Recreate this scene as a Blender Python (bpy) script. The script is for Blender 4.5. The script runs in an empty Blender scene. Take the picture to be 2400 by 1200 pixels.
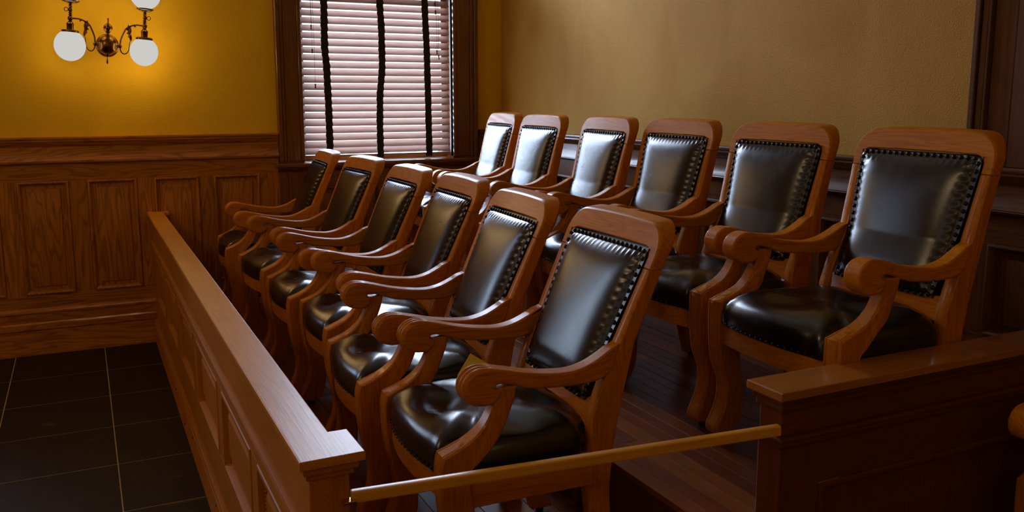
import bpy, bmesh, math, random
from mathutils import Vector, Matrix
random.seed(7)
S = bpy.context.scene
COL = S.collection
PI = math.pi

# ------------------------------------------------------------------ camera, sky, light, exposure
cam = bpy.data.cameras.new('camera')
co = bpy.data.objects.new('camera', cam); COL.objects.link(co); S.camera = co
YAW, PITCH = math.radians(26.069), math.radians(8.82)
co.location = (-.379, -6.498, 1.70)
co.rotation_euler = (PI/2 - PITCH, 0, -YAW)
cam.sensor_width = 36; cam.lens = 2060.69*36/2400
cam.shift_y = -(600-547.5)/2400
cam.clip_start = .05; cam.clip_end = 200
cam.dof.use_dof = True; cam.dof.focus_distance = 3.9; cam.dof.aperture_fstop = 11.0

w = bpy.data.worlds.new('daylight_sky'); S.world = w; w.use_nodes = True
wn = w.node_tree
bg = wn.nodes['Background']; bg.inputs[0].default_value = (.93, .95, 1.0, 1); bg.inputs[1].default_value = 1.6

def area(name, loc, rot, sx, sy, power, color):
    l = bpy.data.lights.new(name, 'AREA'); l.shape = 'RECTANGLE'; l.size = sx; l.size_y = sy
    l.energy = power; l.color = color
    o = bpy.data.objects.new(name, l); COL.objects.link(o); o.location = loc; o.rotation_euler = rot
    return o
# added cool fill lights along the windowless left wall, out of view
for yy in (-5.0, -7.8):
    area('cool_fill_light', (-5.9, yy, 2.5), (0, -PI/2, 0), 2.2, 1.3, 5, (.92, .93, 1.0))
# daylight falling through the blind of the window beside the chairs
area('window_daylight', (1.69, .30, 1.88), (-PI/2, 0, 0), 1.15, 1.25, 175, (.58, .75, 1.0))
area('second_window_daylight', (-2.05, .30, 2.30), (-PI/2, 0, 0), 1.15, 2.1, 50, (.50, .70, 1.0))
area('transom_daylight', (1.69, .30, 3.00), (-PI/2, 0, 0), 1.15, .86, 88, (.62, .76, 1.0))
# added warm fill lights below the ceiling, without any lamp fixtures
for xx, yy, pw_ in ((-2.6, -3.2, 44), (-2.6, -8.2, 16), (1.2, -8.6, 11)):
    l = bpy.data.lights.new('warm_fill_light', 'POINT'); l.energy = pw_; l.color = (1, .72, .40); l.shadow_soft_size = .25
    o = bpy.data.objects.new('warm_fill_light', l); COL.objects.link(o); o.location = (xx, yy, 3.5)
S.view_settings.view_transform = 'Standard'; S.view_settings.look = 'None'
S.view_settings.exposure = 0.0; S.view_settings.gamma = 1.0
S.view_settings.use_curve_mapping = False

# ------------------------------------------------------------------ helpers
def link(name, me, mat=None, parent=None, loc=None):
    if mat is not None and len(me.materials) == 0: me.materials.append(mat)
    o = bpy.data.objects.new(name, me); COL.objects.link(o)
    if parent is not None: o.parent = parent
    if loc is not None: o.location = loc
    return o
def empty(name, loc=(0, 0, 0), rz=0):
    o = bpy.data.objects.new(name, None); COL.objects.link(o); o.location = loc; o.rotation_euler = (0, 0, rz)
    o.empty_display_size = .1
    return o
def tag(o, label=None, cat=None, group=None, kind=None):
    if label: o['label'] = label
    if cat: o['category'] = cat
    if group: o['group'] = group
    if kind: o['kind'] = kind
    return o
def mesh_from(verts, faces, name='part', smooth=35):
    me = bpy.data.meshes.new(name); me.from_pydata([tuple(v) for v in verts], [], faces); me.validate()
    bm = bmesh.new(); bm.from_mesh(me)
    bmesh.ops.recalc_face_normals(bm, faces=bm.faces)
    finish(bm, me, smooth)
    return me
def finish(bm, me, smooth=35, flat=False, sharp=None):
    if smooth:
        c = math.radians(smooth)
        for f in bm.faces: f.smooth = True
        for e in bm.edges:
            if len(e.link_faces) == 2:
                an = e.calc_face_angle(0)
                if an > c: e.smooth = False
                elif flat and an > .05:
                    a, b = (f.calc_area() for f in e.link_faces)
                    if max(a, b) > 6*min(a, b): e.smooth = False
        for e in (sharp or ()): e.smooth = False
    bm.to_mesh(me); bm.free()
def bm_box(bm, x0, x1, y0, y1, z0, z1, bev=0, seg=1):
    r = bmesh.ops.create_cube(bm, size=1)
    vs = r['verts']
    for v in vs:
        v.co = Vector(((x0+x1)/2+v.co.x*(x1-x0), (y0+y1)/2+v.co.y*(y1-y0), (z0+z1)/2+v.co.z*(z1-z0)))
    if bev:
        es = list({e for v in vs for e in v.link_edges})
        bmesh.ops.bevel(bm, geom=es, offset=bev, segments=seg, affect='EDGES', profile=.5)
def boxes(lst, bev=0, seg=1, smooth=35):
    bm = bmesh.new()
    for b in lst: bm_box(bm, *b[:6], bev=(b[6] if len(b) > 6 else bev), seg=seg)
    me = bpy.data.meshes.new('part'); finish(bm, me, smooth, True); return me
def spline(pts, n=4, closed=False):
    """Catmull-Rom; a point given with a third value 1 is a sharp corner"""
    P = [(p[0], p[1]) for p in pts]; sharp = [len(p) > 2 and p[2] for p in pts]
    out = []; N = len(P)
    for i in range(N if closed else N-1):
        p1, p2 = P[i], P[(i+1) % N]
        p0 = P[i-1] if (closed or i > 0) else p1
        p3 = P[(i+2) % N] if (closed or i+2 < N) else p2
        if sharp[i]: p0 = (2*p1[0]-p2[0], 2*p1[1]-p2[1])
        if sharp[(i+1) % N]: p3 = (2*p2[0]-p1[0], 2*p2[1]-p1[1])
        for k in range(n):
            t = k/n
            out.append(tuple(.5*((2*p1[j]) + (-p0[j]+p2[j])*t + (2*p0[j]-5*p1[j]+4*p2[j]-p3[j])*t*t + (-p0[j]+3*p1[j]-3*p2[j]+p3[j])*t**3) for j in (0, 1)))
    if not closed: out.append(P[-1])
    return out
def normals2(o):
    A = sum(o[i][0]*o[(i+1) % len(o)][1]-o[(i+1) % len(o)][0]*o[i][1] for i in range(len(o)))
    s = 1 if A > 0 else -1; N = []
    for i in range(len(o)):
        a, b = o[i-1], o[(i+1) % len(o)]
        dx, dy = b[0]-a[0], b[1]-a[1]; L = math.hypot(dx, dy) or 1
        N.append((-dy/L*s, dx/L*s))      # inward normal
    return N
def slab(outline, slices, place, smooth=40):
    """solid from a closed 2-D outline; slices = [(t, inset or fn(a,b)->inset)]; place(a,b,t)->xyz"""
    N = normals2(outline); verts = []; faces = []; n = len(outline)
    for t, ins in slices:
        for (a, b), (na, nb) in zip(outline, N):
            d = ins(a, b) if callable(ins) else ins
            verts.append(place(a+na*d, b+nb*d, t))
    for k in range(len(slices)-1):
        for i in range(n):
            j = (i+1) % n
            faces.append((k*n+i, k*n+j, (k+1)*n+j, (k+1)*n+i))
    faces.append(tuple(range(n))); faces.append(tuple(range((len(slices)-1)*n, len(slices)*n)))
    me = bpy.data.meshes.new('part'); me.from_pydata(verts, [], faces)
    bm = bmesh.new(); bm.from_mesh(me); bmesh.ops.recalc_face_normals(bm, faces=bm.faces)
    caps = [f for f in bm.faces if len(f.verts) > 4]
    rim = [e for f in caps for e in f.edges]
    bmesh.ops.triangulate(bm, faces=caps, ngon_method='EAR_CLIP')
    finish(bm, me, smooth, sharp=[e for e in rim if e.is_valid]); return me
def rnd(t0, t1, r):
    return [(t0, r), (t0+(t1-t0)*.0+.3*r*(1 if t1 > t0 else -1), .3*r), (t0+r*(1 if t1 > t0 else -1), 0),
            (t1-r*(1 if t1 > t0 else -1), 0), (t1-.3*r*(1 if t1 > t0 else -1), .3*r), (t1, r)]
def lathe(prof, seg=24, M=None, bm=None):
    own = bm is None
    if own: bm = bmesh.new()
    rings = []
    for r, z in prof:
        ring = []
        for i in range(seg):
            a = 2*PI*i/seg; v = Vector((r*math.cos(a), r*math.sin(a), z))
            ring.append(bm.verts.new(M @ v if M else v))
        rings.append(ring)
    for a, b in zip(rings, rings[1:]):
        for i in range(seg): bm.faces.new((a[i], a[(i+1) % seg], b[(i+1) % seg], b[i]))
    if prof[0][0] > 1e-6: bm.faces.new(rings[0])
    if prof[-1][0] > 1e-6: bm.faces.new(rings[-1])
    if own:
        bmesh.ops.remove_doubles(bm, verts=bm.verts, dist=1e-6)
        bmesh.ops.recalc_face_normals(bm, faces=bm.faces)
        me = bpy.data.meshes.new('part'); finish(bm, me, 40); return me
def tube(path, r, seg=10, bm=None):
    own = bm is None
    if own: bm = bmesh.new()
    P = [Vector(p) for p in path]; R = r if isinstance(r, (list, tuple)) else [r]*len(P)
    rings = []; up = Vector((0, 1, 0))
    for i, p in enumerate(P):
        d = (P[min(i+1, len(P)-1)]-P[max(i-1, 0)]).normalized()
        s = d.cross(up)
        if s.length < .1: s = d.cross(Vector((1, 0, 0)))
        s.normalize(); u = s.cross(d)
        rings.append([bm.verts.new(p+(s*math.cos(2*PI*k/seg)+u*math.sin(2*PI*k/seg))*R[i]) for k in range(seg)])
    for a, b in zip(rings, rings[1:]):
        for i in range(seg): bm.faces.new((a[i], a[(i+1) % seg], b[(i+1) % seg], b[i]))
    bm.faces.new(rings[0]); bm.faces.new(rings[-1])
    if own:
        bmesh.ops.recalc_face_normals(bm, faces=bm.faces)
        me = bpy.data.meshes.new('part'); finish(bm, me, 50); return me
def ringpanel(w, h, rings, place, smooth=25):
    """nested rectangles: rings = [(inset, height)]; place(u,v,d) -> xyz"""
    verts = []; faces = []
    for ins, d in rings:
        for u, v in ((ins, ins), (w-ins, ins), (w-ins, h-ins), (ins, h-ins)): verts.append(place(u, v, d))
    for k in range(len(rings)-1):
        for i in range(4):
            j = (i+1) % 4; faces.append((k*4+i, k*4+j, k*4+4+j, k*4+4+i))
    k = (len(rings)-1)*4; faces.append((k, k+1, k+2, k+3))
    return mesh_from(verts, faces, smooth=smooth)

# ------------------------------------------------------------------ materials
def newmat(name):
    m = bpy.data.materials.new(name); m.use_nodes = True
    nt = m.node_tree; b = nt.nodes['Principled BSDF']
    return m, nt, b
def nd(nt, t, **k):
    n = nt.nodes.new(t)
    for a, v in k.items(): setattr(n, a, v)
    return n
def wood(name, light, dark, axis='z', figure=1.0, rough=.32, coat=.35, scale=1.0, fibre=.5, spec=.5):
    m, nt, b = newmat(name); L = nt.links.new
    tc = nd(nt, 'ShaderNodeTexCoord'); oi = nd(nt, 'ShaderNodeObjectInfo')
    mul = nd(nt, 'ShaderNodeMath', operation='MULTIPLY'); mul.inputs[1].default_value = 7.3
    L(oi.outputs['Random'], mul.inputs[0])
    add = nd(nt, 'ShaderNodeVectorMath', operation='ADD'); L(tc.outputs['Object'], add.inputs[0]); L(mul.outputs[0], add.inputs[1])
    def mp(a, c):
        q = nd(nt, 'ShaderNodeMapping'); s = [a*scale]*3; s['xyz'.index(axis)] = c*scale
        q.inputs['Scale'].default_value = s; L(add.outputs[0], q.inputs['Vector']); return q
    m1 = mp(7.5, .85)
    n1 = nd(nt, 'ShaderNodeTexNoise'); n1.inputs['Scale'].default_value = 1; n1.inputs['Detail'].default_value = 2; n1.inputs['Distortion'].default_value = .25
    L(m1.outputs[0], n1.inputs['Vector'])
    k = nd(nt, 'ShaderNodeMath', operation='MULTIPLY'); k.inputs[1].default_value = 85; L(n1.outputs[0], k.inputs[0])
    sn = nd(nt, 'ShaderNodeMath', operation='SINE'); L(k.outputs[0], sn.inputs[0])
    r1 = nd(nt, 'ShaderNodeMapRange'); r1.inputs['From Min'].default_value = .1; r1.inputs['From Max'].default_value = 1
    L(sn.outputs[0], r1.inputs['Value'])
    m2 = mp(170, 5)
    n2 = nd(nt, 'ShaderNodeTexNoise'); n2.inputs['Scale'].default_value = 1; n2.inputs['Detail'].default_value = 3; L(m2.outputs[0], n2.inputs['Vector'])
    r2 = nd(nt, 'ShaderNodeMapRange'); r2.inputs['From Min'].default_value = .42; r2.inputs['From Max'].default_value = .72; L(n2.outputs[0], r2.inputs['Value'])
    n3 = nd(nt, 'ShaderNodeTexNoise'); n3.inputs['Scale'].default_value = 2.2; L(add.outputs[0], n3.inputs['Vector'])
    f1 = nd(nt, 'ShaderNodeMath', operation='MULTIPLY'); f1.inputs[1].default_value = .62*figure; L(r1.outputs[0], f1.inputs[0])
    f2 = nd(nt, 'ShaderNodeMath', operation='MULTIPLY'); f2.inputs[1].default_value = fibre; L(r2.outputs[0], f2.inputs[0])
    sm = nd(nt, 'ShaderNodeMath', operation='ADD', use_clamp=True); L(f1.outputs[0], sm.inputs[0]); L(f2.outputs[0], sm.inputs[1])
    mx = nd(nt, 'ShaderNodeMix', data_type='RGBA'); mx.inputs['A'].default_value = (*light, 1); mx.inputs['B'].default_value = (*dark, 1)
    L(sm.outputs[0], mx.inputs['Factor'])
    hs = nd(nt, 'ShaderNodeHueSaturation'); L(mx.outputs['Result'], hs.inputs['Color'])
    rv = nd(nt, 'ShaderNodeMapRange'); rv.inputs['To Min'].default_value = .82; rv.inputs['To Max'].default_value = 1.18; L(n3.outputs[0], rv.inputs['Value'])
    rv2 = nd(nt, 'ShaderNodeMapRange'); rv2.inputs['To Min'].default_value = .9; rv2.inputs['To Max'].default_value = 1.1; L(oi.outputs['Random'], rv2.inputs['Value'])
    vm = nd(nt, 'ShaderNodeMath', operation='MULTIPLY'); L(rv.outputs[0], vm.inputs[0]); L(rv2.outputs[0], vm.inputs[1])
    L(vm.outputs[0], hs.inputs['Value']); L(hs.outputs[0], b.inputs['Base Color'])
    b.inputs['Roughness'].default_value = rough; b.inputs['Coat Weight'].default_value = coat; b.inputs['Coat Roughness'].default_value = .13
    b.inputs['Specular IOR Level'].default_value = spec
    bp = nd(nt, 'ShaderNodeBump'); bp.inputs['Strength'].default_value = .07; bp.inputs['Distance'].default_value = .002
    L(sm.outputs[0], bp.inputs['Height']); L(bp.outputs[0], b.inputs['Normal'])
    return m
CH_L, CH_D = (.58, .190, .004), (.30, .080, .0015)
CW = {a: wood('chair_oak_'+a, CH_L, CH_D, a, figure=.45, rough=.44, coat=.20, scale=1.5, fibre=.5, spec=.12) for a in 'xyz'}
PN_L, PN_D = (.47, .155, .010), (.15, .040, .003)
PW = {a: wood('wainscot_oak_'+a, PN_L, PN_D, a, figure=.75, rough=.34, coat=.2) for a in 'xyz'}
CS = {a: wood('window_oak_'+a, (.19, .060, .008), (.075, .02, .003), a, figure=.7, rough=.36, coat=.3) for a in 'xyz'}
RW = {a: wood('rail_oak_'+a, (.47, .160, .012), (.30, .092, .006), a, figure=.30, rough=.48, coat=.0, spec=.16) for a in 'xyz'}
RC = wood('rail_cap_oak', (.66, .25, .018), (.46, .16, .010), 'y', figure=.3, rough=.36, coat=.0, spec=.36)
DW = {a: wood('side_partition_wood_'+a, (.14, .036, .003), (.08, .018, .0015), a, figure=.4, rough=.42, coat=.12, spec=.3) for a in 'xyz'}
BARM = wood('bar_wood', (.80, .38, .02), (.62, .26, .012), 'x', figure=.3, rough=.4, coat=.2)
def plank_mat(name, cols, rough=.32):
    m, nt, b = newmat(name); L = nt.links.new
    oi = nd(nt, 'ShaderNodeObjectInfo'); tc = nd(nt, 'ShaderNodeTexCoord')
    cr = nd(nt, 'ShaderNodeValToRGB'); cr.color_ramp.elements[0].color = (*cols[0], 1); cr.color_ramp.elements[1].color = (*cols[-1], 1)
    for i, c in enumerate(cols[1:-1]):
        e = cr.color_ramp.elements.new((i+1)/(len(cols)-1)); e.color = (*c, 1)
    L(oi.outputs['Random'], cr.inputs[0])
    mp = nd(nt, 'ShaderNodeMapping'); mp.inputs['Scale'].default_value = (60, 2.5, 60); L(tc.outputs['Object'], mp.inputs['Vector'])
    n = nd(nt, 'ShaderNodeTexNoise'); n.inputs['Scale'].default_value = 1; n.inputs['Detail'].default_value = 4; L(mp.outputs[0], n.inputs['Vector'])
    hs = nd(nt, 'ShaderNodeHueSaturation'); L(cr.outputs[0], hs.inputs['Color'])
    r = nd(nt, 'ShaderNodeMapRange'); r.inputs['To Min'].default_value = .6; r.inputs['To Max'].default_value = 1.35; L(n.outputs[0], r.inputs['Value']); L(r.outputs[0], hs.inputs['Value'])
    L(hs.outputs[0], b.inputs['Base Color'])
    n2 = nd(nt, 'ShaderNodeTexNoise'); n2.inputs['Scale'].default_value = 9; L(tc.outputs['Object'], n2.inputs['Vector'])
    r2 = nd(nt, 'ShaderNodeMapRange'); r2.inputs['To Min'].default_value = rough-.1; r2.inputs['To Max'].default_value = rough+.15; L(n2.outputs[0], r2.inputs['Value'])
    L(r2.outputs[0], b.inputs['Roughness']); b.inputs['Coat Weight'].default_value = .04; b.inputs['Specular IOR Level'].default_value = .28
    return m
PLANK = plank_mat('platform_planks', [(.20, .045, .012), (.30, .085, .014), (.16, .036, .010), (.25, .060, .012)])
def leather():
    m, nt, b = newmat('black_leather'); L = nt.links.new
    tc = nd(nt, 'ShaderNodeTexCoord')
    n = nd(nt, 'ShaderNodeTexNoise'); n.inputs['Scale'].default_value = 14; n.inputs['Detail'].default_value = 5; L(tc.outputs['Object'], n.inputs['Vector'])
    r = nd(nt, 'ShaderNodeMapRange'); r.inputs['To Min'].default_value = .16; r.inputs['To Max'].default_value = .33; L(n.outputs[0], r.inputs['Value']); L(r.outputs[0], b.inputs['Roughness'])
    v = nd(nt, 'ShaderNodeTexVoronoi'); v.inputs['Scale'].default_value = 420; L(tc.outputs['Object'], v.inputs['Vector'])
    bp = nd(nt, 'ShaderNodeBump'); bp.inputs['Strength'].default_value = .16; bp.inputs['Distance'].default_value = .0008; L(v.outputs[0], bp.inputs['Height'])
    L(bp.outputs[0], b.inputs['Normal'])
    b.inputs['Base Color'].default_value = (.007, .003, .003, 1); b.inputs['Specular IOR Level'].default_value = .6
    b.inputs['Coat Weight'].default_value = .25; b.inputs['Coat Roughness'].default_value = .28
    return m
LEATHER = leather()
def simple(name, col, rough=.5, metal=0, emit=None, es=1.0, coat=0, spec=.5):
    m, nt, b = newmat(name); L = nt.links.new
    tc = nd(nt, 'ShaderNodeTexCoord'); n = nd(nt, 'ShaderNodeTexNoise'); n.inputs['Scale'].default_value = 30; L(tc.outputs['Object'], n.inputs['Vector'])
    hs = nd(nt, 'ShaderNodeHueSaturation'); hs.inputs['Color'].default_value = (*col, 1)
    r = nd(nt, 'ShaderNodeMapRange'); r.inputs['To Min'].default_value = .88; r.inputs['To Max'].default_value = 1.12; L(n.outputs[0], r.inputs['Value']); L(r.outputs[0], hs.inputs['Value'])
    L(hs.outputs[0], b.inputs['Base Color'])
    b.inputs['Roughness'].default_value = rough; b.inputs['Metallic'].default_value = metal; b.inputs['Coat Weight'].default_value = coat
    b.inputs['Specular IOR Level'].default_value = spec
    if emit: b.inputs['Emission Color'].default_value = (*emit, 1); b.inputs['Emission Strength'].default_value = es
    return m
NAIL = simple('leather_covered_nails', (.012, .006, .004), .45, 0, spec=.2)
BLACK = simple('black_rubber', (.01, .01, .012), .6)
BRONZE = simple('aged_bronze', (.20, .10, .022), .26, 1.0)
BRASS = simple('brass', (.6, .4, .15), .3, 1.0)
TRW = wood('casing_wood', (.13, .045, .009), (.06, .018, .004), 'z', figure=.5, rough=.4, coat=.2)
TAPE = simple('dark_brown_tape', (.022, .013, .006), .9)
BOLT = simple('dark_bolts', (.02, .015, .01), .5, .6)
YEL = simple('yellow_card', (.95, .66, .03), .5); YEL2 = simple('pale_yellow_print', (.95, .70, .20), .5)
def plaster(name, a, c):
    m, nt, b = newmat(name); L = nt.links.new
    tc = nd(nt, 'ShaderNodeTexCoord')
    n = nd(nt, 'ShaderNodeTexNoise'); n.inputs['Scale'].default_value = 1.1; n.inputs['Detail'].default_value = 4; n.inputs['Distortion'].default_value = .6
    mp = nd(nt, 'ShaderNodeMapping'); mp.inputs['Scale'].default_value = (1.4, 1.4, .8); L(tc.outputs['Object'], mp.inputs['Vector']); L(mp.outputs[0], n.inputs['Vector'])
    mx = nd(nt, 'ShaderNodeMix', data_type='RGBA'); mx.inputs['A'].default_value = (*a, 1); mx.inputs['B'].default_value = (*c, 1)
    r = nd(nt, 'ShaderNodeMapRange'); r.inputs['From Min'].default_value = .4; r.inputs['From Max'].default_value = .68; L(n.outputs[0], r.inputs['Value']); L(r.outputs[0], mx.inputs['Factor'])
    L(mx.outputs['Result'], b.inputs['Base Color'])
    n2 = nd(nt, 'ShaderNodeTexNoise'); n2.inputs['Scale'].default_value = 170; n2.inputs['Detail'].default_value = 3; L(tc.outputs['Object'], n2.inputs['Vector'])
    bp = nd(nt, 'ShaderNodeBump'); bp.inputs['Strength'].default_value = .5; bp.inputs['Distance'].default_value = .005; L(n2.outputs[0], bp.inputs['Height']); L(bp.outputs[0], b.inputs['Normal'])
    b.inputs['Roughness'].default_value = .75; b.inputs['Specular IOR Level'].default_value = .25
    return m
OCHRE = plaster('ochre_plaster', (.78, .455, .008), (.70, .39, .006))
OCHRE_COOL_LIT = plaster('ochre_plaster_cool_lit', (.61, .355, .066), (.50, .262, .024))  # ochre paint of the right wall, cool daylight put into its colour
CREAM = plaster('cream_ceiling', (.6, .52, .38), (.56, .48, .34))
def slate():
    m, nt, b = newmat('slate_tile'); L = nt.links.new
    tc = nd(nt, 'ShaderNodeTexCoord'); g = nd(nt, 'ShaderNodeNewGeometry')
    mp = nd(nt, 'ShaderNodeMapping'); mp.inputs['Scale'].default_value = (5, 16, 5); L(g.outputs['Position'], mp.inputs['Vector'])
    n = nd(nt, 'ShaderNodeTexNoise'); n.inputs['Scale'].default_value = 1; n.inputs['Detail'].default_value = 6; n.inputs['Distortion'].default_value = 1.2; L(mp.outputs[0], n.inputs['Vector'])
    r = nd(nt, 'ShaderNodeMapRange'); r.inputs['From Min'].default_value = .66; r.inputs['From Max'].default_value = .74; L(n.outputs[0], r.inputs['Value'])
    mx = nd(nt, 'ShaderNodeMix', data_type='RGBA'); mx.inputs['A'].default_value = (.024, .011, .003, 1); mx.inputs['B'].default_value = (.070, .040, .010, 1); L(r.outputs[0], mx.inputs['Factor'])
    L(mx.outputs['Result'], b.inputs['Base Color']); b.inputs['Roughness'].default_value = .6
    b.inputs['Specular IOR Level'].default_value = .15
    bp = nd(nt, 'ShaderNodeBump'); bp.inputs['Strength'].default_value = .25; bp.inputs['Distance'].default_value = .004; L(n.outputs[0], bp.inputs['Height']); L(bp.outputs[0], b.inputs['Normal'])
    return m
SLATE = slate()
GROUT = simple('grout', (.42, .31, .12), .9)
def slat_mat():
    m = bpy.data.materials.new('pale_translucent_slat'); m.use_nodes = True; nt = m.node_tree; nt.nodes.clear(); L = nt.links.new
    o = nd(nt, 'ShaderNodeOutputMaterial'); d = nd(nt, 'ShaderNodeBsdfPrincipled'); t = nd(nt, 'ShaderNodeBsdfTranslucent'); mx = nd(nt, 'ShaderNodeMixShader')
    tc = nd(nt, 'ShaderNodeTexCoord'); mp = nd(nt, 'ShaderNodeMapping'); mp.inputs['Scale'].default_value = (4, 60, 60); n = nd(nt, 'ShaderNodeTexNoise'); n.inputs['Scale'].default_value = 1
    L(tc.outputs['Object'], mp.inputs['Vector']); L(mp.outputs[0], n.inputs['Vector'])
    c = nd(nt, 'ShaderNodeMix', data_type='RGBA'); c.inputs['A'].default_value = (.36, .24, .205, 1); c.inputs['B'].default_value = (.41, .285, .245, 1); L(n.outputs[0], c.inputs['Factor'])
    L(c.outputs['Result'], d.inputs['Base Color']); d.inputs['Roughness'].default_value = .4
    t.inputs['Color'].default_value = (.42, .25, .18, 1)
    mx.inputs[0].default_value = .10; L(d.outputs[0], mx.inputs[1]); L(t.outputs[0], mx.inputs[2]); L(mx.outputs[0], o.inputs[0])
    return m
SLAT = slat_mat()
def glass_mat():
    m = bpy.data.materials.new('window_glass'); m.use_nodes = True; nt = m.node_tree; nt.nodes.clear(); L = nt.links.new
    o = nd(nt, 'ShaderNodeOutputMaterial'); a = nd(nt, 'ShaderNodeBsdfTransparent'); g = nd(nt, 'ShaderNodeBsdfGlossy'); g.inputs['Roughness'].default_value = .02
    lw = nd(nt, 'ShaderNodeFresnel'); lw.inputs[0].default_value = 1.45; mx = nd(nt, 'ShaderNodeMixShader')
    L(lw.outputs[0], mx.inputs[0]); L(a.outputs[0], mx.inputs[1]); L(g.outputs[0], mx.inputs[2]); L(mx.outputs[0], o.inputs[0])
    return m
GLASS = glass_mat()
GLOBE = simple('lit_opal_glass', (.8, .8, .78), .3, emit=(1, .985, .93), es=.60)
GLOBE.node_tree.nodes['Principled BSDF'].inputs['Base Color'].default_value = (0, 0, 0, 1)
for l_ in list(GLOBE.node_tree.links):
    if l_.to_socket.name == 'Base Color': GLOBE.node_tree.links.remove(l_)
GLOBE.node_tree.nodes['Principled BSDF'].inputs['Specular IOR Level'].default_value = 0

# ------------------------------------------------------------------ room shell
XR = 2.686; HC = 4.3
fl = link('floor', boxes([(-6.2, 3.0, -11.2, .3, -.12, -.0011)]), GROUT); tag(fl, kind='structure')
T = .534; gx0, gy0 = -.321, -.0395
tile_me = boxes([(-T/2+.0024, T/2-.0024, -T/2+.0024, T/2-.0024, -.012, 0, .0010)])
for i in range(-8, 6):
    for j in range(0, 16):
        cx = gx0+(i+.5)*T; cy = gy0-(j+.5)*T
        if cx > .35 and cy > -4.7: continue
        if cx-T/2 > XR-.05: continue
        if cx > 2.55 or cx < -4.2: continue
        t = link('tile', tile_me, SLATE, fl, (cx, cy, 0))
for i in range(-8, 2):      # the cut row against the window wall
    cx = gx0+(i+.5)*T
    o = link('tile', tile_me, SLATE, fl, (cx, gy0/2+.004, 0)); o.scale = (1, .09, 1)
wl = link('ceiling', boxes([(-6.2, 3.0, -11.2, .3, HC, HC+.1)]), CREAM); tag(wl, kind='structure')
wl = link('wall_left', boxes([(-6.2, -6.05, -11.2, .3, -.1, HC)]), OCHRE); tag(wl, kind='structure')
wl = link('wall_near', boxes([(-6.2, 3.0, -11.2, -11.05, -.1, HC)]), OCHRE); tag(wl, kind='structure')
# window wall with its opening
W2 = -3.74      # the second window stands this far to the left, outside the frame
WX0, WX1, WZ0, WZ1 = 1.085, 2.298, 1.20, 3.44
def quads(bm, xs, zs, hole, y0, y1):
    bm_box(bm, -6.2, WX0+W2, y0, y1, -.1, HC); bm_box(bm, WX1+W2, WX0, y0, y1, -.1, HC); bm_box(bm, WX1, XR+.1, y0, y1, -.1, HC)
    for q in (0, W2): bm_box(bm, WX0+q, WX1+q, y0, y1, -.1, WZ0); bm_box(bm, WX0+q, WX1+q, y0, y1, WZ1, HC)
bm = bmesh.new(); quads(bm, 0, 0, 0, .03, .26); me = bpy.data.meshes.new('part'); finish(bm, me, 0)
wf = link('wall_far', me, OCHRE); tag(wf, kind='structure')
wr = link('wall_right', boxes([(XR+.03, XR+.25, -11.2, .03, -.1, HC)]), OCHRE_COOL_LIT); tag(wr, kind='structure')

# ---- wainscot on a wall; P maps (along, height, proud) to world
RAISED = [(0, 0), (.003, .012), (.010, .014), (.016, .010), (.020, .002), (.024, -.012), (.050, -.012), (.053, -.004), (.056, -.003)]
def wainscot(wall, P, a0, a1, panels, axis, z0=0.0, skip=None, pz=(.405, 1.155), mats=PW, top=True):
    """boards along the wall from a0 to a1"""
    def bx(name, u0, u1, v0, v1, d0, d1, ax, bev=.002):
        me = boxes([(u0, u1, v0, v1, d0, d1, bev)], seg=2)      # local u,v,d
        for v in me.vertices: v.co = P(*v.co)
        bm = bmesh.new(); bm.from_mesh(me); bmesh.ops.recalc_face_normals(bm, faces=bm.faces); finish(bm, me, 35)
        return link(name, me, mats[ax], wall)
    H = axis
    if top:
        bx('wainscot_cap', a0, a1, 1.424, 1.444, -.03, .034, H, .004)
        me = prof_along(P, a0, a1, [(1.424, .0), (1.424, .028), (1.414, .029), (1.406, .022), (1.398, .020), (1.388, .012), (1.380, .006), (1.380, 0)]); link('cap_moulding', me, mats[H], wall)
        me = prof_along(P, a0, a1, [(1.380, 0), (1.380, .003), (1.34, .004), (1.318, .008), (1.304, .015), (1.292, .022), (1.286, .024), (1.286, 0)]); link('frieze_board', me, mats[H], wall)
        me = prof_along(P, a0, a1, [(1.286, 0), (1.286, .020), (1.280, .024), (1.272, .020), (1.268, .008), (1.268, 0)]); link('bead_moulding', me, mats[H], wall)
    bx('top_rail', a0, a1, pz[1], 1.268 if top else 1.185, -.03, 0, H)
    bx('bottom_rail', a0, a1, z0+.31, pz[0], -.03, 0, H)
    me = prof_along(P, a0, a1, [(z0+.315, 0), (z0+.312, .006), (z0+.302, .010), (z0+.296, .018), (z0+.285, .018), (z0+.285, 0)]); link('base_moulding', me, mats[H], wall)
    bx('base_board', a0, a1, z0+.222, z0+.285, -.03, .010, H)
    edges = [a0]+[e for p in panels for e in p]+[a1]
    for k in range(0, len(edges), 2):
        if edges[k+1]-edges[k] > .01: bx('stile', edges[k], edges[k+1], pz[0], pz[1], -.03, -.0005, 'z')
    for p0, p1 in panels:
        me = ringpanel(p1-p0, pz[1]-pz[0], RAISED, lambda u, v, d, p0=p0: P(p0+u, pz[0]+v, d))
        link('panel', me, mats['z'], wall)
def prof_along(P, a0, a1, pr):
    n = len(pr); V = []; F = []
    for a in (a0, a1):
        for v, d in pr: V.append(P(a, v, d))
    for i in range(n):
        j = (i+1) % n; F.append((i, j, n+j, n+i))
    F.append(tuple(range(n))); F.append(tuple(range(n, 2*n)))
    return mesh_from(V, F, smooth=30)
PF = lambda a, v, d: (a, -d, v)
PR = lambda a, v, d: (XR-d, a, v)
xs = [(.451-.409*k, .769-.409*k) for k in range(0, 10)]
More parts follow.
